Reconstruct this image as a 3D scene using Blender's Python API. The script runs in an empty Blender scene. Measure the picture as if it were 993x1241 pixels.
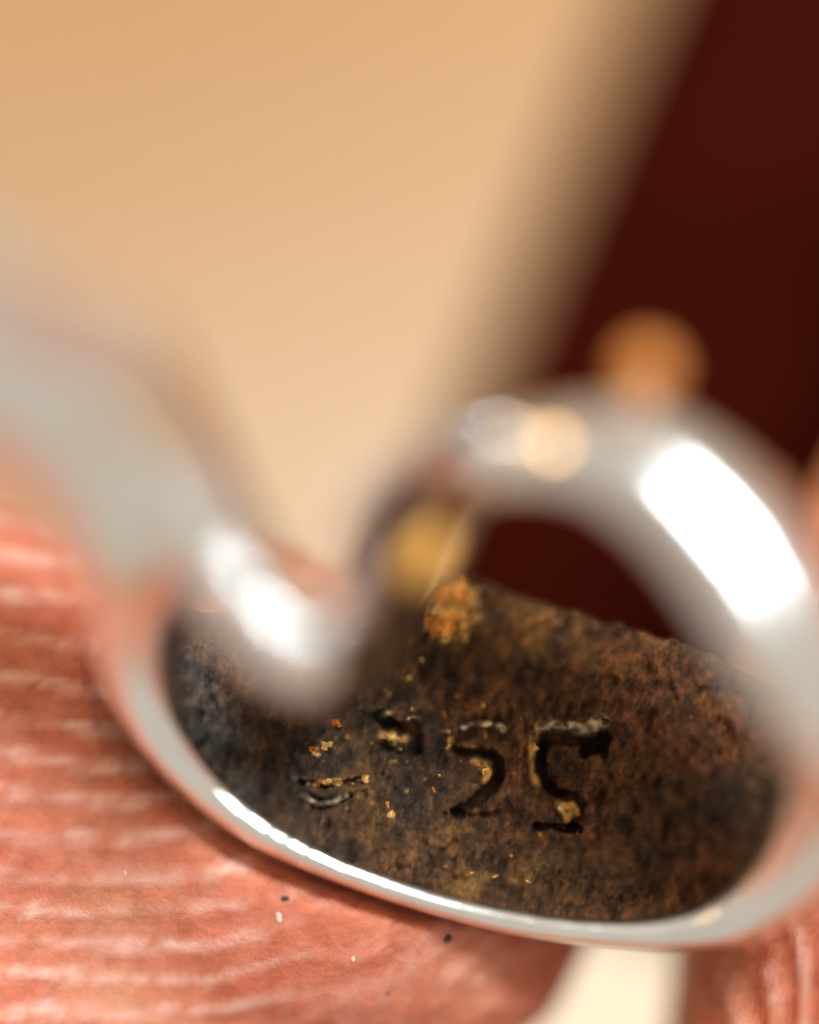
import bpy, bmesh, math, random
import numpy as np
from mathutils import Vector, Matrix

# 1 Blender unit = 1 millimetre.  The photographer looks straight down on a hand that holds a
# small silver piece above a table; x runs right, y runs up the picture, z runs to the lens.
PX = 0.00765                 # millimetres per photograph pixel in the plane of sharp focus
D = 100.0                    # lens to plane of focus

def P(px, py, z=0.0):
    k = (D - z) / D
    return Vector(((px - 496.5) * PX * k, (620.5 - py) * PX * k, z))

scene = bpy.context.scene
C = scene.collection

# ------------------------------------------------------------------ camera
cam_data = bpy.data.cameras.new('camera')
cam = bpy.data.objects.new('camera', cam_data)
C.objects.link(cam)
cam.location = (0, 0, D)
cam_data.sensor_fit = 'VERTICAL'
cam_data.sensor_height = 36.0
cam_data.lens = 36.0 * D / (1241 * PX)
cam_data.clip_start = 1.0
cam_data.clip_end = 5000.0
cam_data.dof.use_dof = True
cam_data.dof.focus_distance = D
APERTURE = 24.0              # entrance pupil diameter, mm
cam_data.dof.aperture_fstop = cam_data.lens * 1e-3 / APERTURE
scene.camera = cam

# ------------------------------------------------------------------ world, lamps, exposure
world = bpy.data.worlds.new('World')
scene.world = world
world.use_nodes = True
bg = world.node_tree.nodes['Background']
bg.inputs['Color'].default_value = (0.80, 0.72, 0.62, 1)
bg.inputs['Strength'].default_value = 0.80

def area_lamp(name, direction, dist, size, power, color, size_y=None):
    l = bpy.data.lights.new(name, 'AREA')
    l.shape = 'RECTANGLE' if size_y else 'DISK'
    l.size = size
    if size_y:
        l.size_y = size_y
    l.energy = power
    l.color = color
    o = bpy.data.objects.new(name, l)
    C.objects.link(o)
    d = Vector(direction).normalized()
    o.location = d * dist
    o.rotation_euler = d.to_track_quat('Z', 'Y').to_euler()
    return o

area_lamp('window_light', (0.42, 0.47, 0.78), 260, 66, 1050000, (0.87, 0.95, 1.0), 54)
area_lamp('warm_lamp', (-0.78, 0.46, 0.42), 220, 40, 190000, (1.0, 0.56, 0.20))

scene.view_settings.view_transform = 'Standard'
scene.view_settings.look = 'None'
scene.view_settings.exposure = 0.0
scene.view_settings.gamma = 1.0
scene.view_settings.use_curve_mapping = False
scene.render.engine = 'CYCLES'
scene.cycles.use_denoising = True
scene.cycles.max_bounces = 8

# ------------------------------------------------------------------ helpers
rng = np.random.default_rng(7)

def mesh_from_arrays(name, co, quads):
    me = bpy.data.meshes.new(name)
    co = np.asarray(co, dtype=np.float32)
    quads = np.asarray(quads, dtype=np.int32)
    me.vertices.add(len(co)); me.vertices.foreach_set('co', co.ravel())
    n = quads.shape[1]
    me.loops.add(quads.size); me.loops.foreach_set('vertex_index', quads.ravel())
    me.polygons.add(len(quads))
    me.polygons.foreach_set('loop_start', np.arange(0, quads.size, n, dtype=np.int32))
    me.polygons.foreach_set('loop_total', np.full(len(quads), n, dtype=np.int32))
    me.polygons.foreach_set('use_smooth', np.ones(len(quads), dtype=bool))
    me.update(calc_edges=True)
    me.validate()
    return me

def link(name, me, mat, parent=None):
    o = bpy.data.objects.new(name, me)
    C.objects.link(o)
    if mat and not me.materials:
        me.materials.append(mat)
    o.parent = parent
    return o

def tag(o, label=None, cat=None, group=None, kind=None):
    for k, v in (('label', label), ('category', cat), ('group', group), ('kind', kind)):
        if v:
            o[k] = v
    return o

def smooth(me):
    me.polygons.foreach_set('use_smooth', np.ones(len(me.polygons), dtype=bool))
    me.update()

def get_co(me):
    a = np.empty(len(me.vertices) * 3, dtype=np.float32)
    me.vertices.foreach_get('co', a)
    return a.reshape(-1, 3).astype(np.float64)

def set_co(me, a):
    me.vertices.foreach_set('co', np.ascontiguousarray(a, dtype=np.float32).ravel())
    me.update()

def get_no(me):
    a = np.empty(len(me.vertices) * 3, dtype=np.float32)
    me.vertex_normals.foreach_get('vector', a)
    return a.reshape(-1, 3).astype(np.float64)

def set_attr(me, name, vals):
    at = me.attributes.new(name, 'FLOAT', 'POINT')
    at.data.foreach_set('value', np.ascontiguousarray(vals, dtype=np.float32))

def sstep(a, b, x):
    t = np.clip((x - a) / (b - a), 0, 1)
    return t * t * (3 - 2 * t)

_tab = rng.random((64, 64, 64))
def vnoise(x, y, z=0.0):
    """value noise in [-1, 1]"""
    x, y, z = np.broadcast_arrays(np.asarray(x, float), np.asarray(y, float), np.asarray(z, float))
    xi, yi, zi = np.floor(x).astype(int), np.floor(y).astype(int), np.floor(z).astype(int)
    fx, fy, fz = x - xi, y - yi, z - zi
    fx, fy, fz = (f * f * (3 - 2 * f) for f in (fx, fy, fz))
    r = 0
    for a in (0, 1):
        for b in (0, 1):
            for c in (0, 1):
                w = (fx if a else 1 - fx) * (fy if b else 1 - fy) * (fz if c else 1 - fz)
                r = r + w * _tab[(xi + a) & 63, (yi + b) & 63, (zi + c) & 63]
    return r * 2 - 1

def fbm(x, y, z=0.0, octaves=4, gain=0.5):
    s, a, f = 0, 1, 1
    for k in range(octaves):
        s = s + a * vnoise(x * f + 17.3 * k, y * f + 5.1 * k, np.asarray(z) * f + 9.7 * k)
        a *= gain; f *= 2.03
    return s

def seg_dist(px, py, poly, closed=False):
    """distance to a polyline (2D) for arrays of points"""
    best = np.full(px.shape, 1e9)
    n = len(poly)
    for i in range(n if closed else n - 1):
        ax, ay = poly[i]; bx, by = poly[(i + 1) % n]
        dx, dy = bx - ax, by - ay
        t = np.clip(((px - ax) * dx + (py - ay) * dy) / (dx * dx + dy * dy + 1e-12), 0, 1)
        best = np.minimum(best, np.hypot(px - ax - t * dx, py - ay - t * dy))
    return best

def inside_poly(px, py, poly):
    r = np.zeros(px.shape, bool)
    n = len(poly)
    for i in range(n):
        ax, ay = poly[i]; bx, by = poly[(i + 1) % n]
        c = ((ay > py) != (by > py)) & (px < (bx - ax) * (py - ay) / (by - ay + 1e-12) + ax)
        r ^= c
    return r

def catmull(pts, n):
    """resample rows of control values with a Catmull-Rom spline, n steps per span"""
    p = np.asarray(pts, float)
    p = np.vstack([2 * p[0] - p[1], p, 2 * p[-1] - p[-2]])
    out = []
    for i in range(1, len(p) - 2):
        for k in range(n):
            t = k / n
            a, b, c, d = p[i - 1], p[i], p[i + 1], p[i + 2]
            out.append(0.5 * (2 * b + (c - a) * t + (2 * a - 5 * b + 4 * c - d) * t * t + (3 * b - a - 3 * c + d) * t ** 3))
    out.append(p[-2])
    return np.array(out)

def voxel_union(meshes, voxel, smooth_iter=4, factor=0.5):
    """fuse closed meshes into one skin"""
    bm = bmesh.new()
    for m in meshes:
        bm.from_mesh(m)
    me = bpy.data.meshes.new('union')
    bm.to_mesh(me); bm.free()
    o = bpy.data.objects.new('union', me)
    C.objects.link(o)
    r = o.modifiers.new('r', 'REMESH'); r.mode = 'VOXEL'; r.voxel_size = voxel
    if smooth_iter:
        s = o.modifiers.new('s', 'SMOOTH'); s.iterations = smooth_iter; s.factor = factor
    dg = bpy.context.evaluated_depsgraph_get()
    res = bpy.data.meshes.new_from_object(o.evaluated_get(dg))
    bpy.data.objects.remove(o)
    smooth(res)
    return res

# ------------------------------------------------------------------ materials
def new_mat(name):
    m = bpy.data.materials.new(name)
    m.use_nodes = True
    nt = m.node_tree
    return m, nt, nt.nodes['Principled BSDF']

def N(nt, kind, **kw):
    n = nt.nodes.new(kind)
    for k, v in kw.items():
        setattr(n, k, v)
    return n

def noise(nt, scale, detail=4, rough=0.55, vec=None):
    n = N(nt, 'ShaderNodeTexNoise')
    n.inputs['Scale'].default_value = scale
    n.inputs['Detail'].default_value = detail
    n.inputs['Roughness'].default_value = rough
    if vec is not None:
        nt.links.new(vec, n.inputs['Vector'])
    return n

def ramp(nt, fac, stops):
    r = N(nt, 'ShaderNodeValToRGB')
    els = r.color_ramp.elements
    while len(els) < len(stops):
        els.new(0.5)
    for e, (p, c) in zip(els, stops):
        e.position = p
        e.color = (*c, 1) if len(c) == 3 else c
    nt.links.new(fac, r.inputs['Fac'])
    return r

def mix(nt, fac, a, b, mode='MIX'):
    m = N(nt, 'ShaderNodeMix', data_type='RGBA', blend_type=mode)
    for sock, v in ((m.inputs['Factor'], fac), (m.inputs['A'], a), (m.inputs['B'], b)):
        if hasattr(v, 'is_output'):
            nt.links.new(v, sock)
        elif isinstance(v, (int, float)):
            sock.default_value = v
        else:
            sock.default_value = (*v, 1)
    return m.outputs['Result']

def bump(nt, bsdf, height, strength, dist):
    b = N(nt, 'ShaderNodeBump')
    b.inputs['Strength'].default_value = strength
    b.inputs['Distance'].default_value = dist
    nt.links.new(height, b.inputs['Height'])
    nt.links.new(b.outputs['Normal'], bsdf.inputs['Normal'])
    return b

def coords(nt):
    return N(nt, 'ShaderNodeTexCoord').outputs['Object']

def attr(nt, name):
    a = N(nt, 'ShaderNodeAttribute'); a.attribute_name = name
    return a.outputs['Fac']

def make_silver():
    m, nt, b = new_mat('polished_silver')
    v = coords(nt)
    b.inputs['Metallic'].default_value = 1.0
    n1 = noise(nt, 1.4, 5, 0.6, v)
    c = ramp(nt, n1.outputs['Fac'], [(0.30, (0.78, 0.77, 0.74)), (0.55, (0.88, 0.87, 0.84)), (0.75, (0.91, 0.91, 0.89))])
    nt.links.new(c.outputs['Color'], b.inputs['Base Color'])
    n2 = noise(nt, 9, 6, 0.65, v)
    r = ramp(nt, n2.outputs['Fac'], [(0.25, (0.12,) * 3), (0.75, (0.24,) * 3)])
    nt.links.new(r.outputs['Color'], b.inputs['Roughness'])
    n3 = noise(nt, 26, 6, 0.7, v)
    bump(nt, b, n3.outputs['Fac'], 0.10, 0.02)
    return m

def make_tarnish():
    m, nt, b = new_mat('dark_tarnish')
    v = coords(nt)
    mp = N(nt, 'ShaderNodeMapping')
    mp.inputs['Rotation'].default_value = (0, 0, 0.35)
    mp.inputs['Scale'].default_value = (1.3, 0.85, 1.0)
    nt.links.new(v, mp.inputs['Vector'])
    va = mp.outputs['Vector']
    n1 = noise(nt, 0.9, 7, 0.68, va)
    n2 = noise(nt, 7, 8, 0.75, va)
    base = ramp(nt, n1.outputs['Fac'], [(0.30, (0.022, 0.016, 0.013)), (0.45, (0.045, 0.027, 0.016)),
                                        (0.58, (0.100, 0.050, 0.020)), (0.72, (0.082, 0.056, 0.036))])
    fine = ramp(nt, n2.outputs['Fac'], [(0.36, (0.45, 0.44, 0.43)), (0.50, (1.3, 1.28, 1.25)), (0.66, (3.6, 3.0, 2.3))])
    col = mix(nt, 1.0, base.outputs['Color'], fine.outputs['Color'], 'MULTIPLY')
    rc = mix(nt, 1.0, (0.105, 0.040, 0.015), fine.outputs['Color'], 'MULTIPLY')
    col = mix(nt, attr(nt, 'rust_and_sheen'), col, rc)
    gc = mix(nt, 1.0, (0.125, 0.120, 0.118), fine.outputs['Color'], 'MULTIPLY')
    col = mix(nt, attr(nt, 'grey'), col, gc)
    col = mix(nt, attr(nt, 'worn_glint'), col, (1.0, 0.56, 0.15))  # gold of the lamp's glint painted on bared metal
    col = mix(nt, attr(nt, 'bared'), col, (0.95, 0.80, 0.50))
    col = mix(nt, attr(nt, 'black'), col, (0.006, 0.005, 0.005))
    nt.links.new(col, b.inputs['Base Color'])
    mm = N(nt, 'ShaderNodeMath', operation='MULTIPLY_ADD')
    nt.links.new(attr(nt, 'worn_glint'), mm.inputs[0]); mm.inputs[1].default_value = 0.6; mm.inputs[2].default_value = 0.35
    nt.links.new(mm.outputs[0], b.inputs['Metallic'])
    rr_ = ramp(nt, n1.outputs['Fac'], [(0.35, (0.20,) * 3), (0.65, (0.42,) * 3)])
    nt.links.new(mix(nt, attr(nt, 'worn_glint'), rr_.outputs['Color'], (0.2, 0.2, 0.2)), b.inputs['Roughness'])
    b.inputs['Specular IOR Level'].default_value = 0.35
    n3 = noise(nt, 15, 9, 0.75, va)
    n4 = noise(nt, 3.2, 5, 0.65, va)
    h = mix(nt, 0.45, n3.outputs['Fac'], n4.outputs['Fac'])
    bump(nt, b, h, 1.0, 0.10)
    return m

def make_glint_metal():
    m, nt, b = new_mat('bare_metal_glint')
    v = coords(nt)
    n1 = noise(nt, 7, 4, 0.6, v)
    c = ramp(nt, n1.outputs['Fac'], [(0.38, (0.75, 0.22, 0.03)), (0.50, (0.95, 0.52, 0.12)), (0.62, (1.0, 0.78, 0.36))])  # warm lamp glint put into the bare metal's colour
    nt.links.new(c.outputs['Color'], b.inputs['Base Color'])
    b.inputs['Metallic'].default_value = 1.0
    b.inputs['Roughness'].default_value = 0.20
    bump(nt, b, noise(nt, 30, 6, 0.75, v).outputs['Fac'], 1.0, 0.04)
    return m

def make_skin():
    m, nt, b = new_mat('skin')
    v = coords(nt)
    n1 = noise(nt, 0.45, 5, 0.6, v)
    base = ramp(nt, n1.outputs['Fac'], [(0.32, (0.49, 0.112, 0.056)), (0.50, (0.54, 0.160, 0.082)), (0.66, (0.57, 0.235, 0.120))])
    n2 = noise(nt, 5, 6, 0.7, v)
    fine = ramp(nt, n2.outputs['Fac'], [(0.34, (0.80, 0.72, 0.66)), (0.62, (1.12, 1.14, 1.16))])
    col = mix(nt, 1.0, base.outputs['Color'], fine.outputs['Color'], 'MULTIPLY')
    col = mix(nt, attr(nt, 'ridge_pale'), col, (0.70, 0.40, 0.32))
    col = mix(nt, attr(nt, 'pale'), col, (0.72, 0.48, 0.27))
    nt.links.new(col, b.inputs['Base Color'])
    b.inputs['Subsurface Weight'].default_value = 0.6
    b.inputs['Subsurface Radius'].default_value = (1.0, 0.30, 0.15)
    b.inputs['Subsurface Scale'].default_value = 0.7
    b.inputs['Roughness'].default_value = 0.42
    b.inputs['Specular IOR Level'].default_value = 0.25
    vo = N(nt, 'ShaderNodeTexVoronoi', feature='DISTANCE_TO_EDGE')
    vo.inputs['Scale'].default_value = 7.0
    dist = N(nt, 'ShaderNodeVectorMath', operation='MULTIPLY_ADD')
    nn = noise(nt, 3, 3, 0.6, v)
    nt.links.new(nn.outputs['Color'], dist.inputs[0]); dist.inputs[1].default_value = (0.25, 0.25, 0.25)
    nt.links.new(v, dist.inputs[2]); nt.links.new(dist.outputs[0], vo.inputs['Vector'])
    cr = ramp(nt, vo.outputs['Distance'], [(0.0, (0, 0, 0)), (0.12, (1, 1, 1))])
    h = mix(nt, 0.07, noise(nt, 16, 7, 0.7, v).outputs['Fac'], cr.outputs['Color'])
    bump(nt, b, h, 0.8, 0.04)
    return m

def make_plain(name, color, scale, contrast, rough, bump_d=0.1):
    m, nt, b = new_mat(name)
    v = coords(nt)
    n = noise(nt, scale, 6, 0.6, v)
    lo = tuple(c * (1 - contrast) for c in color); hi = tuple(min(1, c * (1 + contrast)) for c in color)
    nt.links.new(ramp(nt, n.outputs['Fac'], [(0.3, lo), (0.7, hi)]).outputs['Color'], b.inputs['Base Color'])
    b.inputs['Roughness'].default_value = rough
    bump(nt, b, noise(nt, scale * 8, 5, 0.6, v).outputs['Fac'], 0.3, bump_d)
    return m

SILVER, TARNISH, GLINT_METAL, SKIN = make_silver(), make_tarnish(), make_glint_metal(), make_skin()
TABLE = make_plain('tan_table', (0.57, 0.35, 0.17), 0.02, 0.10, 0.6)
PAPER = make_plain('cream_paper', (0.84, 0.74, 0.58), 0.05, 0.02, 0.8, 0.02)
SHADE = make_plain('painted_shade', (0.028, 0.0032, 0.0016), 0.35, 0.4, 0.85, 0.03)  # near-black red, so the added strip reads as deep shade
SHADE.node_tree.nodes['Principled BSDF'].inputs['Specular IOR Level'].default_value = 0.0
BEAD_GLINT = make_plain('bead_glint_gold', (1.0, 0.50, 0.11), 6, 0.02, 0.45, 0.01)  # gold glint put into the bead's colour
BEAD_GLINT.node_tree.nodes['Principled BSDF'].inputs['Metallic'].default_value = 0.2
PALE = make_plain('pale_bared_metal', (0.62, 0.52, 0.36), 9, 0.35, 0.28, 0.02)
PALE.node_tree.nodes['Principled BSDF'].inputs['Metallic'].default_value = 1.0
BEAD_GLINT_DULL = make_plain('bead_glint_copper', (0.70, 0.25, 0.05), 6, 0.08, 0.5, 0.01)  # orange glint disc put into the bead's colour
DUST = make_plain('dust', (0.05, 0.04, 0.035), 8, 0.3, 0.9, 0.01)
FLAKE = make_plain('skin_flake_pale', (0.66, 0.44, 0.35), 8, 0.15, 0.7, 0.01)

# ------------------------------------------------------------------ table
TABLE_Z = -90.0
bm = bmesh.new()
bmesh.ops.create_cube(bm, size=1, matrix=Matrix.LocRotScale(Vector((0, 0, TABLE_Z - 10)), None, Vector((900, 700, 20))))
bmesh.ops.bevel(bm, geom=bm.edges[:], offset=2, segments=2, affect='EDGES')
me = bpy.data.meshes.new('table_top'); bm.to_mesh(me); bm.free()
tag(link('table_top', me, TABLE), kind='structure')

bm = bmesh.new()
bmesh.ops.create_grid(bm, x_segments=24, y_segments=24, size=1)
for v in bm.verts:
    x, y = v.co.x, v.co.y
    v.co = Vector((10 + 105 * x, -75 + 74 * y, TABLE_Z + 0.4 + 0.5 * max(0, abs(x) - .8) * max(0, y) * 5))
r = bmesh.ops.extrude_face_region(bm, geom=bm.faces[:])
for g in r['geom']:
    if isinstance(g, bmesh.types.BMVert):
        g.co.z -= 0.15
bmesh.ops.recalc_face_normals(bm, faces=bm.faces[:])
me = bpy.data.meshes.new('paper_sheet'); bm.to_mesh(me); bm.free()
tag(link('paper_sheet', me, PAPER), 'blank cream sheet of paper lying below, seen in the gap under the silver rim', 'paper')

# ------------------------------------------------------------------ the silver piece
# rows: inner edge px, py, z | outer edge px, py, z | half thickness (mm)
MAIN = [
    (-150, 290, 5.0, -430, 420, 6.0, 0.9),
    (20, 375, 4.2, -260, 475, 5.2, 0.9),
    (150, 455, 3.35, -120, 530, 4.25, 0.8),
    (240, 570, 2.55, 10, 600, 3.2, 0.7),
    (248, 700, 1.72, 92, 706, 2.15, 0.6),
    (222, 800, 0.80, 114, 805, 1.05, 0.48),
    (226, 872, 0.42, 152, 888, 0.45, 0.38),
    (262, 936, 0.35, 214, 960, 0.22, 0.31),
    (325, 992, 0.31, 296, 1022, 0.13, 0.28),
    (400, 1034, 0.22, 388, 1064, 0.05, 0.25),
    (500, 1070, 0.16, 504, 1104, 0.05, 0.24),
    (600, 1096, 0.16, 620, 1134, 0.08, 0.24),
    (700, 1111, 0.20, 730, 1149, 0.14, 0.28),
    (790, 1110, 0.29, 830, 1154, 0.26, 0.34),
    (860, 1085, 0.42, 920, 1140, 0.45, 0.38),
    (916, 1022, 0.95, 992, 1098, 1.05, 0.42),
    (940, 950, 1.7, 1055, 1025, 1.75, 0.46),
    (926, 880, 2.75, 1075, 930, 2.4, 0.50),
    (884, 806, 3.08, 1055, 785, 2.62, 0.54),
    (836, 728, 3.08, 990, 650, 2.64, 0.56),
    (776, 655, 3.02, 908, 552, 2.62, 0.56),
    (704, 606, 2.85, 808, 492, 2.66, 0.54),
    (634, 600, 2.55, 704, 490, 2.70, 0.48),
    (580, 624, 1.9, 600, 508, 2.65, 0.40),
    (545, 694, 1.4, 494, 550, 4.2, 0.34),
    (505, 775, 0.95, 412, 622, 4.4, 0.36),
    (455, 836, 1.25, 408, 690, 2.85, 0.38),
    (396, 850, 2.32, 414, 716, 2.38, 0.44),
    (332, 834, 2.58, 385, 722, 2.40, 0.46),
    (268, 778, 2.62, 348, 676, 2.42, 0.50),
    (214, 706, 2.64, 306, 600, 2.43, 0.55),
    (150, 590, 2.80, 262, 505, 2.62, 0.6),
    (60, 450, 3.8, 188, 392, 3.7, 0.62),
    (-60, 385, 4.9, 50, 320, 4.9, 0.7),
    (-200, 300, 5.9, -80, 230, 5.9, 0.7),
]

def sweep(rows, steps=8, nseg=24, power=1.0):
    r = catmull(rows, steps)
    co, quads = [], []
    for row in r:
        I = np.array(P(row[0], row[1], row[2])); O = np.array(P(row[3], row[4], row[5]))
        c, w = (I + O) / 2, (O - I) / 2
        nrm = np.array((0, 0, row[6]))
        for k in range(nseg):
            t = 2 * math.pi * k / nseg
            ct, st = math.cos(t), math.sin(t)
            co.append(c + w * math.copysign(abs(ct) ** power, ct) + nrm * math.copysign(abs(st) ** power, st))
    n = len(r)
    for i in range(n - 1):
        for k in range(nseg):
            quads.append((i * nseg + k, i * nseg + (k + 1) % nseg, (i + 1) * nseg + (k + 1) % nseg, (i + 1) * nseg + k))
    bm = bmesh.new()
    vs = [bm.verts.new(c) for c in co]
    for q in quads:
        bm.faces.new([vs[i] for i in q])
    bm.faces.new(vs[:nseg]); bm.faces.new(vs[-nseg:])
    bmesh.ops.recalc_face_normals(bm, faces=bm.faces[:])
    bmesh.ops.triangulate(bm, faces=[f for f in bm.faces if len(f.verts) > 4])
    m = bpy.data.meshes.new('sweep'); bm.to_mesh(m); bm.free()
    return m

ring = bpy.data.objects.new('silver_ring', None)
C.objects.link(ring)
tag(ring, 'polished silver ring with curling blurred band and dark tarnished inside stamped 925, pinched by fingertips', 'ring')

body = voxel_union([sweep(MAIN)], 0.038, 14, 0.5)
body.name = 'band'
link('band', body, SILVER, ring)

# ------------------------------------------------------------------ dark stamped inside of the band
nx, ny = 420, 260
xs = np.linspace(185, 985, nx)
BOT = [(185, 800), (200, 860), (235, 925), (300, 985), (390, 1045), (500, 1085), (600, 1112), (700, 1128), (790, 1130), (870, 1105), (930, 1045), (985, 960)]
TOP = [(185, 740), (330, 745), (470, 782), (494, 752), (512, 722), (530, 702), (560, 701), (650, 728), (750, 760), (850, 787), (985, 860)]
yb = np.interp(xs, *zip(*BOT)); yt = np.interp(xs, *zip(*TOP))
v = np.linspace(0, 1, ny)[:, None]
X = np.repeat(xs[None, :], ny, 0)
yt = yt + 3.5 * fbm(xs * 0.06, xs * 0 + 3.0, 0.0, 4)
yb = yb + 2.5 * fbm(xs * 0.05, xs * 0 + 9.0, 0.0, 4)
Y = yb[None, :] * (1 - v) + yt[None, :] * v
sx, sy = X * PX, Y * PX                   # millimetre coordinates along the sheet

def plate_z(X, Y):
    u = (X - 560) / 400.0
    w = (930 - Y) / 250.0                 # + towards the top edge
    return 0.62 * u * u - 0.42 * np.clip(w, -1, 1.2) - 0.05 - 0.25 * np.exp(-((Y - 1090) / 40) ** 2)

Z = plate_z(X, Y)
rough = 0.050 * fbm(sx * 1.6, sy * 1.6, 1.0, 3) + 0.040 * fbm(sx * 7 + sy * 1.5, sy * 4, 3.0, 4, 0.6) - 0.085 * np.abs(fbm(sx * 5.5 + sy * 1.8, sy * 3.4, 71.0, 3, 0.55)) + 0.030 * vnoise(sx * 24 + sy * 5, sy * 12, 8)
# coarse crystalline pits towards the top edge
rough += 0.03 * np.abs(fbm(sx * 5, sy * 5, 30.0, 2)) * sstep(860, 760, Y)
worn_glint = np.zeros_like(Z); black = np.zeros_like(Z); bared = np.zeros_like(Z)
_ragged = np.clip(0.75 + 0.9 * fbm(X * 0.09, Y * 0.09, 3.3, 3), 0, 1)

_broken = np.clip(0.35 + 1.5 * fbm(X * 0.13, Y * 0.13, 13.3, 3, 0.6), 0.08, 1)

def lip(pts, width, height, layer, strength=1.0):
    """a raised lip of bared metal along a struck edge"""
    global rough
    d = seg_dist(X, Y, pts) + 1.4 * vnoise(X * 0.13, Y * 0.13, 31.0) + 0.8 * vnoise(X * 0.3, Y * 0.3, 37.0)
    k = sstep(width, width * 0.35, d)
    rough += height * k * (0.7 + 0.5 * vnoise(X * 0.22, Y * 0.22, 41.0))
    layer[:] = np.maximum(layer, strength * k * (_ragged if layer is worn_glint else _broken))


def groove(pts, width, depth, burr=0.0, side=(0, 0), bl=0.8):
    """a struck line: sunk channel with a raised burr"""
    global rough, black
    d = seg_dist(X, Y, pts)
    d = d + 2.2 * vnoise(X * 0.12, Y * 0.12, 5.0) + 1.3 * vnoise(X * 0.35, Y * 0.35, 15.0)
    k = sstep(width, width * 0.45, d)
    rough -= depth * k
    black[:] = np.maximum(black, bl * sstep(width * 0.95, width * 0.5, d))
    if burr:
        d2 = seg_dist(X - side[0], Y - side[1], pts) + 2 * vnoise(X * 0.15, Y * 0.15, 9.0)
        rough += burr * np.exp(-(d2 / (width * 0.55)) ** 2) * (1 - k)

# 9
groove([(462, 868), (470, 878), (484, 884), (500, 880)], 9.6, 0.196, 0.06, (0, -11), bl=0.60)
groove([(497, 880), (504, 893), (503, 908)], 10.8, 0.207, bl=0.60)
groove([(470, 908), (486, 915), (500, 911)], 6.0, 0.069, bl=0.12)
# 2
groove([(549, 901), (560, 895), (574, 892)], 4.5, 0.06, 0.05, (-2, -13), bl=0.1)
groove([(553, 911), (575, 912), (594, 914), (604, 922), (605, 937), (596, 954), (578, 971), (553, 985)], 9.0, 0.218, 0.06, (-9, -3), bl=0.56)
groove([(553, 986), (575, 989), (602, 987)], 6.0, 0.069, bl=0.08)
# 5
groove([(662, 895), (690, 897), (712, 898), (730, 900)], 8.4, 0.115, 0.11, (0, -17), bl=0.20)
groove([(714, 908), (724, 903), (731, 896)], 13.2, 0.253, 0.0, bl=0.64)
groove([(734, 873), (735, 890), (734, 915)], 3.8, 0.138, bl=0.32)
groove([(656, 905), (656, 932), (662, 950), (676, 963)], 8.4, 0.196, 0.07, (-11, 0), bl=0.56)
groove([(676, 963), (694, 963), (708, 974), (705, 990), (692, 1000)], 6.0, 0.092, 0.05, (-9, 4), bl=0.16)
groove([(652, 1001), (672, 1001), (702, 1005)], 6.0, 0.149, bl=0.48)
# bared lips of the strokes, warm glint included in their colour
lip([(648, 892), (647, 912), (649, 934), (651, 946)], 9.1, 0.096, worn_glint)
lip([(576, 921), (586, 927), (592, 938), (588, 946)], 7.8, 0.096, worn_glint)
lip([(546, 899), (546, 912)], 6.5, 0.096, worn_glint)
lip([(556, 906), (574, 906), (592, 909)], 4.5, 0.058, worn_glint, 0.5)
lip([(466, 892), (480, 890), (493, 897)], 9.1, 0.096, worn_glint)
lip([(678, 976), (692, 980), (688, 992)], 7.8, 0.096, worn_glint, 0.8)
lip([(562, 881), (580, 877), (600, 879), (612, 884)], 5.5, 0.115, bared)
lip([(654, 880), (672, 878), (694, 880)], 7.7, 0.134, bared)
lip([(698, 884), (712, 884), (726, 873), (732, 874)], 9.9, 0.154, bared)
lip([(462, 867), (470, 865)], 5.5, 0.096, bared)
lip([(495, 874), (507, 870)], 4.4, 0.096, bared)
lip([(360, 943), (372, 947)], 6.6, 0.077, bared, 0.8)
lip([(368, 966), (386, 973), (404, 973), (420, 964)], 5.0, 0.115, bared)
lip([(388, 949), (410, 947)], 5.2, 0.077, worn_glint)
# struck scratches at the left
groove([(362, 946), (392, 953), (440, 944)], 5, 0.07, 0.06, (4, 11), bl=0.35)
groove([(380, 968), (400, 975), (425, 964)], 4, 0.05, 0.08, (0, -8), bl=0.2)
# smooth rubbed spot in the bowl of the 2
flat = np.exp(-(((X - 562) / 26) ** 2 + ((Y - 945) / 30) ** 2) ** 2)
rough *= 1 - 0.75 * flat
# granular corner
corner = np.exp(-(((X - 547) / 30) ** 2 + ((Y - 742) / 38) ** 2) ** 2)
gx, gy = sx * 7.5, sy * 5.0
cell = np.abs(np.sin(gx * 2.2 + 1.2 * vnoise(gx, gy, 2)) * np.sin(gy * 2.2 + gx * .6 + 1.2 * vnoise(gx, gy, 6)))
rough += corner * (0.08 + 0.10 * cell)
worn_glint = np.maximum(worn_glint, np.clip(corner * (0.35 + 0.65 * cell), 0, 1))
sheen = np.exp(-(((X - 640) / 95) ** 2 + ((Y - (752 + 0.25 * (X - 600))) / 34) ** 2)) * np.clip(0.25 + 0.9 * fbm(sx * 5, sy * 4, 55, 4), 0, 1)  # golden sheen beside the corner, painted into the metal's colour
worn_glint = np.maximum(worn_glint, 0.26 * sheen)
edge_worn_glint = np.exp(-((Y - (1060 + 10 * np.sin(X / 40))) / 14) ** 2) * sstep(500, 560, X) * sstep(690, 640, X)
worn_glint = np.maximum(worn_glint, 0.22 * edge_worn_glint * np.clip(0.5 + fbm(sx * 8, sy * 8, 12, 3), 0, 1))
speck = np.clip(vnoise(sx * 18, sy * 18, 44) - 0.80, 0, 1) * 5
worn_glint = np.maximum(worn_glint, np.clip(speck, 0, 1) * 0.8 * np.exp(-(((X - 520) / 140) ** 2 + ((Y - 900) / 110) ** 2)))
worn_glint *= (1 - black)
Z = Z + rough
k = (D - Z) / D
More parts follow.
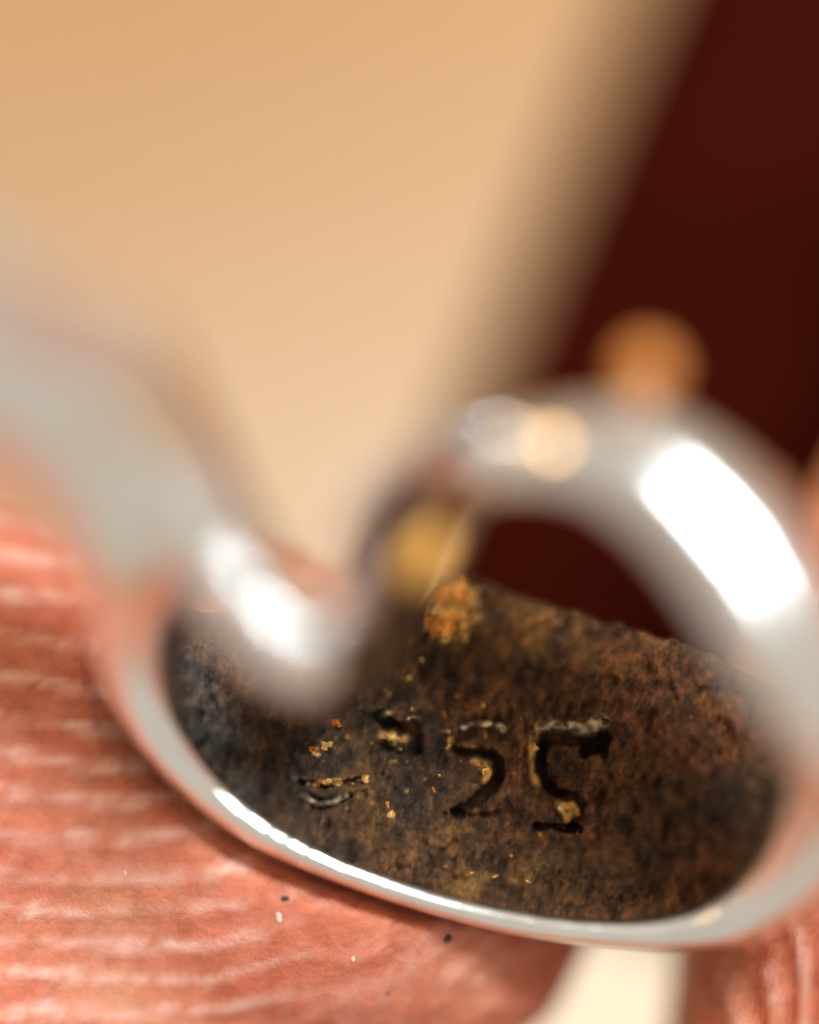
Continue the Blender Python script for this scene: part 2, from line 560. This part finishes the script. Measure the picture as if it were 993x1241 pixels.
front = np.stack([(X - 496.5) * PX * k, (620.5 - Y) * PX * k, Z], -1).reshape(-1, 3)
back = front.copy()
back[:, 2] = (plate_z(X, Y) - 0.32).ravel()
idx = np.arange(nx * ny).reshape(ny, nx)
def grid_quads(ix):
    return np.stack([ix[:-1, :-1], ix[:-1, 1:], ix[1:, 1:], ix[1:, :-1]], -1).reshape(-1, 4)
fq = grid_quads(idx)
bq = grid_quads(idx)[:, ::-1] + nx * ny
loop = np.concatenate([idx[0, :], idx[1:, -1], idx[-1, -2::-1], idx[-2:0:-1, 0]])
nl = np.roll(loop, -1)
sq = np.stack([loop, loop + nx * ny, nl + nx * ny, nl], -1)
me = mesh_from_arrays('inside_wall', np.vstack([front, back]), np.vstack([fq, bq, sq]))
set_attr(me, 'worn_glint', np.concatenate([worn_glint.ravel(), np.zeros(nx * ny)]))
painted_sheen = 0.95 * sheen
grey = 0.85 * sstep(430, 300, X) * np.clip(0.45 + 0.9 * fbm(sx * 1.5, sy * 1.2, 61, 3), 0, 1)
set_attr(me, 'bared', np.concatenate([bared.ravel(), np.zeros(nx * ny)]))
set_attr(me, 'grey', np.concatenate([grey.ravel(), np.zeros(nx * ny)]))
rust_and_sheen = 0.85 * sstep(500, 640, X) * np.clip(0.5 + 0.6 * fbm(sx * 1.2, sy * 1.6, 21, 3), 0, 1)
rust_and_sheen = np.maximum(rust_and_sheen, np.clip(painted_sheen, 0, 1))  # painted golden sheen joins the tarnish tone
set_attr(me, 'rust_and_sheen', np.concatenate([rust_and_sheen.ravel(), np.zeros(nx * ny)]))
set_attr(me, 'black', np.concatenate([black.ravel(), np.zeros(nx * ny)]))
link('inside_wall', me, TARNISH, ring)

def surf(px, py):
    j = int(np.argmin(np.abs(xs - px)))
    i = int(np.argmin(np.abs(Y[:, j] - py)))
    return Z[i, j]

# ------------------------------------------------------------------ bared flecks on the stamp, lamp glint in their gold colour
random.seed(4)
def fleck(px, py, rx, ry, rot=0.0, proud=0.012, mat=None, name='metal_glint_fleck', whole=False):
    """a bared spot of metal: a few small uneven grains sitting in the struck surface"""
    area = rx * ry
    if whole or area < 14:
        spots = [(0, 0, rx, ry)]
    else:
        n = int(min(9, 2 + area / 9))
        spots = []
        for _ in range(n):
            r_, t_ = math.sqrt(random.random()), random.random() * 6.283
            g = random.uniform(2.0, 3.8)
            spots.append((rx * 0.85 * r_ * math.cos(t_), ry * 0.85 * r_ * math.sin(t_), g * random.uniform(0.8, 1.5), g))
    for ox, oy, gx_, gy_ in spots:
        bm = bmesh.new()
        bmesh.ops.create_icosphere(bm, subdivisions=2, radius=1)
        s = random.random() * 50
        for vv in bm.verts:
            c = vv.co
            q = 1 + 0.45 * float(vnoise(c.x * 1.9 + s, c.y * 1.9, c.z * 1.9))
            vv.co = Vector((c.x * gx_ * q, c.y * gy_ * q, c.z * 0.6 * min(gx_, gy_) * q)) * PX
        bmesh.ops.rotate(bm, verts=bm.verts[:], matrix=Matrix.Rotation(rot + random.uniform(-.5, .5) * (not whole), 3, 'Z'))
        cx, cy = px + ox * math.cos(rot) + oy * math.sin(rot), py - ox * math.sin(rot) + oy * math.cos(rot)
        bmesh.ops.translate(bm, verts=bm.verts[:], vec=P(cx, cy, surf(cx, cy) + proud))
        m = bpy.data.meshes.new(name); bm.to_mesh(m); bm.free()
        link(name, m, mat or GLINT_METAL, ring)

for f in [(476, 893, 9, 4, .2), (384, 911, 7, 7), (391, 905, 7, 5), (399, 901, 5, 5), (409, 878, 5, 4),
          (402, 949, 10, 4), (384, 951, 6, 3), (443, 944, 5, 4), (436, 947, 3, 3), (428, 950, 3, 2),
          (590, 937, 3, 6, 0.45), (648, 905, 2.5, 8, .05), (684, 980, 7, 7), (692, 977, 4, 6), (686, 989, 5, 3), (700, 985, 3, 6),
          (556, 843, 4, 3), (539, 866, 2, 4), (586, 856, 2, 4), (497, 822, 4, 3), (475, 987, 5, 3, -.6), (526, 957, 2, 4),
          (470, 975, 2, 5), (533, 940, 2, 2), (620, 1037, 2, 2), (600, 1062, 5, 1.5, .2), (572, 1058, 4, 1.5, .3), (540, 1050, 4, 1.5),
          (640, 1068, 4, 1.4, .1), (655, 1012, 2, 3), (662, 1020, 1.5, 2), (700, 1010, 1.5, 3), (752, 935, 1.5, 2), (500, 860, 2, 2), (512, 800, 2, 3)]:
    fleck(*f)
# crust of grains on the sheet's corner, warm glint put into their colour
for k in range(95):
    r_, t_ = math.sqrt(random.random()), random.random() * 6.283
    gxp, gyp = 549 + 33 * r_ * math.cos(t_) - 6 * r_ * math.sin(t_), 741 + 40 * r_ * math.sin(t_)
    if gyp < float(np.interp(gxp, xs, yt)) + 5:
        continue
    q_ = random.choice((1.8, 2.6, 3.4, 4.6, 6.4, 7.6)) * (1.15 - 0.4 * r_)
    fleck(gxp, gyp, q_ * random.uniform(.55, .95), q_ * random.uniform(.9, 1.7), random.uniform(-0.7, 0.2), random.uniform(-0.02, 0.008), name='glint_grain', whole=True)

# two added beads on the band, their colour stands in for blurred glints
for (gpx, gpy, gz, ga, gb, gr, dull) in ((512, 664, 2.5, 0.20, 0.36, -0.45, 0), (785, 447, 3.0, 0.24, 0.24, 0.0, 1)):
    bm = bmesh.new()
    bmesh.ops.create_uvsphere(bm, u_segments=32, v_segments=20, radius=1)
    for vv in bm.verts:
        c = vv.co
        vv.co = Vector((c.x * ga, c.y * gb, c.z * 0.22)) * (1 + 0.05 * float(vnoise(c.x * 2, c.y * 2, c.z * 2)))
    bmesh.ops.rotate(bm, verts=bm.verts[:], matrix=Matrix.Rotation(gr, 3, 'Z'))
    bmesh.ops.translate(bm, verts=bm.verts[:], vec=P(gpx, gpy, gz))
    me = bpy.data.meshes.new('glint_bead'); bm.to_mesh(me); bm.free(); smooth(me)
    link('glint_bead', me, BEAD_GLINT_DULL if dull else BEAD_GLINT, ring)

# added post that carries the outer glint bead
bm = bmesh.new()
pa, pb = P(785, 447, 2.95), P(772, 505, 2.75)
bmesh.ops.create_cone(bm, segments=14, radius1=0.09, radius2=0.13, depth=(pb - pa).length, cap_ends=True)
bmesh.ops.transform(bm, verts=bm.verts[:], matrix=Matrix.Translation((pa + pb) / 2) @ (pb - pa).to_track_quat('Z', 'Y').to_matrix().to_4x4())
me = bpy.data.meshes.new('glint_bead_post'); bm.to_mesh(me); bm.free(); smooth(me)
link('glint_bead_post', me, SILVER, ring)

# ------------------------------------------------------------------ the hand
def ellipsoid(c, r, rot=None, seg=48):
    bm = bmesh.new()
    bmesh.ops.create_uvsphere(bm, u_segments=seg, v_segments=seg // 2, radius=1)
    M = Matrix.LocRotScale(Vector(c), rot, Vector(r))
    bmesh.ops.transform(bm, matrix=M, verts=bm.verts[:])
    m = bpy.data.meshes.new('e'); bm.to_mesh(m); bm.free()
    return m

def limb(pts):
    """pts: (x, y, z, rx (across), rz (depth)); an oval tube with rounded ends"""
    r = catmull(pts, 8)
    n = len(r); nseg = 40
    co = []
    for i, row in enumerate(r):
        a, b = r[max(0, i - 1)], r[min(n - 1, i + 1)]
        t = np.array((b[0] - a[0], b[1] - a[1], b[2] - a[2])); t /= np.linalg.norm(t)
        s = np.cross(t, (0, 0, 1)); s /= np.linalg.norm(s)
        u = np.cross(s, t)
        for k in range(nseg):
            an = 2 * math.pi * k / nseg
            co.append(row[:3] + s * row[3] * math.cos(an) + u * row[4] * math.sin(an))
    bm = bmesh.new()
    vs = [bm.verts.new(c) for c in co]
    for i in range(n - 1):
        for k in range(nseg):
            bm.faces.new([vs[i * nseg + k], vs[i * nseg + (k + 1) % nseg], vs[(i + 1) * nseg + (k + 1) % nseg], vs[(i + 1) * nseg + k]])
    bm.faces.new(vs[:nseg]); bm.faces.new(vs[-nseg:])
    bmesh.ops.recalc_face_normals(bm, faces=bm.faces[:])
    bmesh.ops.triangulate(bm, faces=[f for f in bm.faces if len(f.verts) > 4])
    m = bpy.data.meshes.new('l'); bm.to_mesh(m); bm.free()
    return m

def rounded_end(p, q, rx, rz, k=6, blunt=1.0):
    """extra rows that close a limb with a dome from p (full) towards q (tip)"""
    p, q = np.array(p, float), np.array(q, float)
    out = []
    for i in range(1, k + 1):
        a = math.pi / 2 * i / k
        f = max(math.cos(a) ** blunt, 0.06)
        out.append((*(p + (q - p) * math.sin(a)), rx * f, rz * f))
    return out

shapes = []
# thumb: comes in from the left, bent round from the palm below
shapes.append(limb([(16, -54, -30, 12, 10), (-10, -44, -24, 10, 9), (-25, -24, -17, 9.5, 8), (-21, -5, -9, 8.5, 6), (-11, -2.6, -4.0, 5.0, 3.6), (-5.2, -2.5, -2.2, 2.9, 2.4), (-1.9, -2.75, -1.8, 2.5, 2.0)]
                   + rounded_end((-1.9, -2.75, -1.8), (1.65, -4.35, -1.4), 2.5, 2.0)))
shapes.append(limb([(-24, -20, -17, 9.5, 8), (-20, -8, -9.5, 8.5, 6.5), (-11.5, -5.6, -4.6, 7.0, 4.3), (-6.8, -5.4, -2.6, 5.0, 3.0), (-4.6, -5.6, -2.0, 3.6, 2.4)]
                   + rounded_end((-4.6, -5.6, -2.0), (-0.6, -6.4, -2), 3.6, 2.2)))
shapes.append(limb([(-24, -20, -19, 8, 7), (-19, -6, -13, 7, 6), (-11, -3.5, -8.5, 5.6, 5), (-6.5, -3.8, -6.4, 4.6, 4.2)] + rounded_end((-6.5, -3.8, -6.4), (-2.0, -4.8, -5), 4.6, 4)))
# index finger: reaches in from the palm on the right, its blunt tip against the ring
shapes.append(limb([(52, -46, -32, 10, 9), (62, -26, -26, 9, 8.5), (54, -11, -14, 8.8, 8), (38, -8.5, -8, 9.2, 7.6), (22, -5.2, -4.6, 9.6, 6.6), (14, -3.4, -3.2, 10.4, 5.0), (9.2, -4.9, -1.8, 9.4, 3.2)]
                   + rounded_end((9.2, -4.9, -1.8), (2.60, -3.6, -1.6), 9.4, 3.0, 8, 0.80)))
shapes.append(limb([(54, -11, -18, 8, 7.5), (36, -8, -12, 7.6, 6.6), (20, -5, -9, 7.4, 5.6), (11.6, -3.2, -7.4, 7.0, 4.6)]
                   + rounded_end((11.6, -3.2, -7.4), (6.4, -2.2, -6), 7.0, 4.4)))
# palm that joins them below
shapes.append(limb([(4, -58, -31, 13, 10), (24, -62, -34, 17, 11), (42, -56, -34, 16, 11), (54, -42, -32, 11, 9)]))
hand_me = voxel_union(shapes, 0.34, 5, 0.5)

bm = bmesh.new(); bm.from_mesh(hand_me)
for level in range(2):
    bm.normal_update()
    ed = set()
    for f in bm.faces:
        c = f.calc_center_median()
        if abs(c.x) < 4.6 - .3 * level and abs(c.y) < 5.5 - .3 * level and c.z > -7 and f.normal.z > -0.3:
            ed.update(f.edges)
    bmesh.ops.subdivide_edges(bm, edges=list(ed), cuts=1, use_grid_fill=True, smooth=0.0)
bmesh.ops.triangulate(bm, faces=[f for f in bm.faces if len(f.verts) > 4])
s_v = [vv for vv in bm.verts if abs(vv.co.x) < 4.6 and abs(vv.co.y) < 5.5]
for _ in range(3):
    bmesh.ops.smooth_vert(bm, verts=s_v, factor=0.5, use_axis_x=True, use_axis_y=True, use_axis_z=True)
bm.to_mesh(hand_me); bm.free()
smooth(hand_me)

co = get_co(hand_me)
x, y, z = co.T
# the ring presses into the pads
outer = [(r[3], r[4]) for r in MAIN[2:22]]
poly = [((a - 496.5) * PX, (620.5 - b) * PX) for a, b in outer] + [(1.0, 1.2), (-.5, .3), (-1.3, 1.0)]
ins = inside_poly(x, y, poly)
dist = seg_dist(x, y, poly, True)
sd = np.where(ins, -dist, dist)
zmax = np.where(sd < 0, -0.26 - 0.16 * (1 - np.exp(np.clip(sd, -9, 0) / 0.3)), -0.26 + 0.9 * (1 - np.exp(-np.clip(sd, 0, 9) / 0.45)))
near = (z > -3.0)
zmin2 = np.minimum(z, zmax)
z = np.where(near, zmin2, z)
co[:, 2] = z
set_co(hand_me, co)
no = get_no(hand_me)
px, py = x / PX + 496.5, 620.5 - y / PX
facing = np.clip(no[:, 2] * 1.6, 0, 1)
left = sstep(760, 690, px + 0.55 * (py - 1150)) * sstep(-7, -4, z)
left *= sstep(560, 640, py + 0.0 * px)
right = sstep(740, 800, px) * sstep(-6, -4, z)
# thumb ridges: arcs about a core above and left
wx = 26 * fbm(x * 0.5, y * 0.5, 2.0, 2); wy = 20 * fbm(x * 0.6, y * 0.6, 7.0, 3)
rr = np.hypot((px - 70 + wx) * 0.75, py + wy - 250 + 0)
pitch = 47.0
ph = rr / pitch
rid = 0.5 + 0.5 * np.cos(2 * np.pi * ph)
breaks = np.clip(0.82 + 0.40 * fbm(x * 1.5, y * 3.2, 4.0, 3), 0, 1)
fade = sstep(470, 260, px) * 0.9 + 0.12
rid_t = rid ** 2.0 * breaks * fade
fine_t = fbm((x * 0.85 + y * 0.5) * 2.2, (y * 0.85 - x * 0.5) * 7, 5.0, 3) * sstep(250, 420, px)
# index ridges: nearly upright lines
ph2 = (px - 0.22 * (py - 1150) + 26 * fbm(x * 0.9, y * 0.5, 11.0, 3)) / 41.0
rid2 = (0.5 + 0.5 * np.cos(2 * np.pi * ph2)) * np.clip(0.6 + 0.8 * fbm(x * 2.5, y * 2.2, 14.0, 3), 0, 1)
rid2 *= sstep(800, 880, px)
lump = fbm(x * 1.1, y * 1.1, z * 1.1 + 20, 3)
disp = facing * (left * (0.022 * (rid_t - 0.3) + 0.022 * fine_t) + right * 0.075 * (rid2 - 0.35) + 0.022 * lump
                 + 0.012 * fbm(x * 7, y * 7, z * 7, 2) * (left + right))
co += no * disp[:, None]
set_co(hand_me, co)
gr = np.clip(0.75 + 0.55 * fbm(x * 8, y * 8, 33.0, 3), 0, 1.3)
ridge_pale = gr * np.clip(left * (0.16 + 1.15 * np.clip(rid_t - 0.22, 0, 1) * 1.3 + 0.25 * np.clip(fine_t, 0, 1)) + right * 0.8 * np.clip(rid2 - 0.3, 0, 1), 0, 0.9)  # paler tone along the ridge tops and fine streaks
set_attr(hand_me, 'ridge_pale', ridge_pale)
set_attr(hand_me, 'pale', 0.55 * sstep(1.2, 0.0, (px - 800 + 0.30 * (py - 1150)) / 60.0) * right)
hand_me.name = 'hand'
tag(link('hand', hand_me, SKIN), 'bare hand with reddish ridged thumb and finger pads pinching the silver ring', 'hand')

# ------------------------------------------------------------------ added dark strip, stands in for the shaded finger behind the ring
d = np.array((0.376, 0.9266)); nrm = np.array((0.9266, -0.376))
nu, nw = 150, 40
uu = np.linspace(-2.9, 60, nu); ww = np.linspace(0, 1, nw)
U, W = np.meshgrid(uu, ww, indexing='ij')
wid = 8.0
def strip_side(sign):
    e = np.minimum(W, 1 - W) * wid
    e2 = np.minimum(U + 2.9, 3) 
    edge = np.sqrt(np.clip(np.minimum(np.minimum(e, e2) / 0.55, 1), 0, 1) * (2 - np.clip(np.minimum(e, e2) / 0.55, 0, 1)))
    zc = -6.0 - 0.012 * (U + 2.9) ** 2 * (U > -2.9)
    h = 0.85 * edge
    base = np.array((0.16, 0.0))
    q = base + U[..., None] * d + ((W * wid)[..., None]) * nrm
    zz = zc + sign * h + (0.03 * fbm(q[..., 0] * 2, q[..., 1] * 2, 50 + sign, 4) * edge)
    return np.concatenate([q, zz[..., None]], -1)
f_, b_ = strip_side(1), strip_side(-1)
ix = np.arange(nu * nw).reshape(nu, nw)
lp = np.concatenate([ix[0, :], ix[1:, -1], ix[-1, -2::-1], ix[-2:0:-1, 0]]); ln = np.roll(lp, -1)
strip_me = mesh_from_arrays('shade_strip', np.vstack([f_.reshape(-1, 3), b_.reshape(-1, 3)]),
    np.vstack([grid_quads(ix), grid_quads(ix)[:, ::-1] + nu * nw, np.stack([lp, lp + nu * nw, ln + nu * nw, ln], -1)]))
bm = bmesh.new(); bm.from_mesh(strip_me); bmesh.ops.recalc_face_normals(bm, faces=bm.faces[:]); bm.to_mesh(strip_me); bm.free()
tag(link('shade_strip', strip_me, SHADE), 'dark red strip standing in for the shaded finger behind the ring, out of focus, running up beside the index finger', 'shade strip')

# ------------------------------------------------------------------ dust on the thumb
from mathutils.bvhtree import BVHTree
bvh = BVHTree.FromPolygons([tuple(c) for c in co], [tuple(p.vertices) for p in hand_me.polygons])
def speck_on_skin(px, py, r, mat, name, label):
    p = P(px, py, 0)
    hit = bvh.ray_cast(Vector((p.x, p.y, 30)), Vector((0, 0, -1)))[0]
    bm = bmesh.new()
    bmesh.ops.create_icosphere(bm, subdivisions=2, radius=1)
    s = random.random() * 40
    for vv in bm.verts:
        c = vv.co
        q = 1 + 0.5 * float(vnoise(c.x * 1.7 + s, c.y * 1.7, c.z * 1.7))
        vv.co = Vector((c.x * r[0] * q, c.y * r[1] * q, c.z * min(r) * .6 * q)) * PX
    m = bpy.data.meshes.new(name); bm.to_mesh(m); bm.free(); smooth(m)
    o = link(name, m, mat)
    o.location = hit
    tag(o, label, 'speck')
speck_on_skin(346, 1088, (5, 3), DUST, 'dust_speck', 'tiny dark speck on the thumb below the left part of the silver rim')
speck_on_skin(542, 1138, (5, 5), DUST, 'dust_speck', 'tiny round dark speck on the thumb below the middle of the rim')
speck_on_skin(338, 1112, (4, 7), FLAKE, 'skin_flake', 'tiny pale flake on the thumb beside a dark speck')

speck_on_skin(428, 1162, (2.5, 4), FLAKE, 'skin_flake', 'fine pale flake on the thumb midway between the two dark specks')
speck_on_skin(152, 1058, (2, 3), FLAKE, 'skin_flake', 'fine pale flake on the ridged left side of the thumb')
speck_on_skin(470, 1205, (2, 2), DUST, 'dust_speck', 'faint dark speck low on the thumb near the bottom edge')
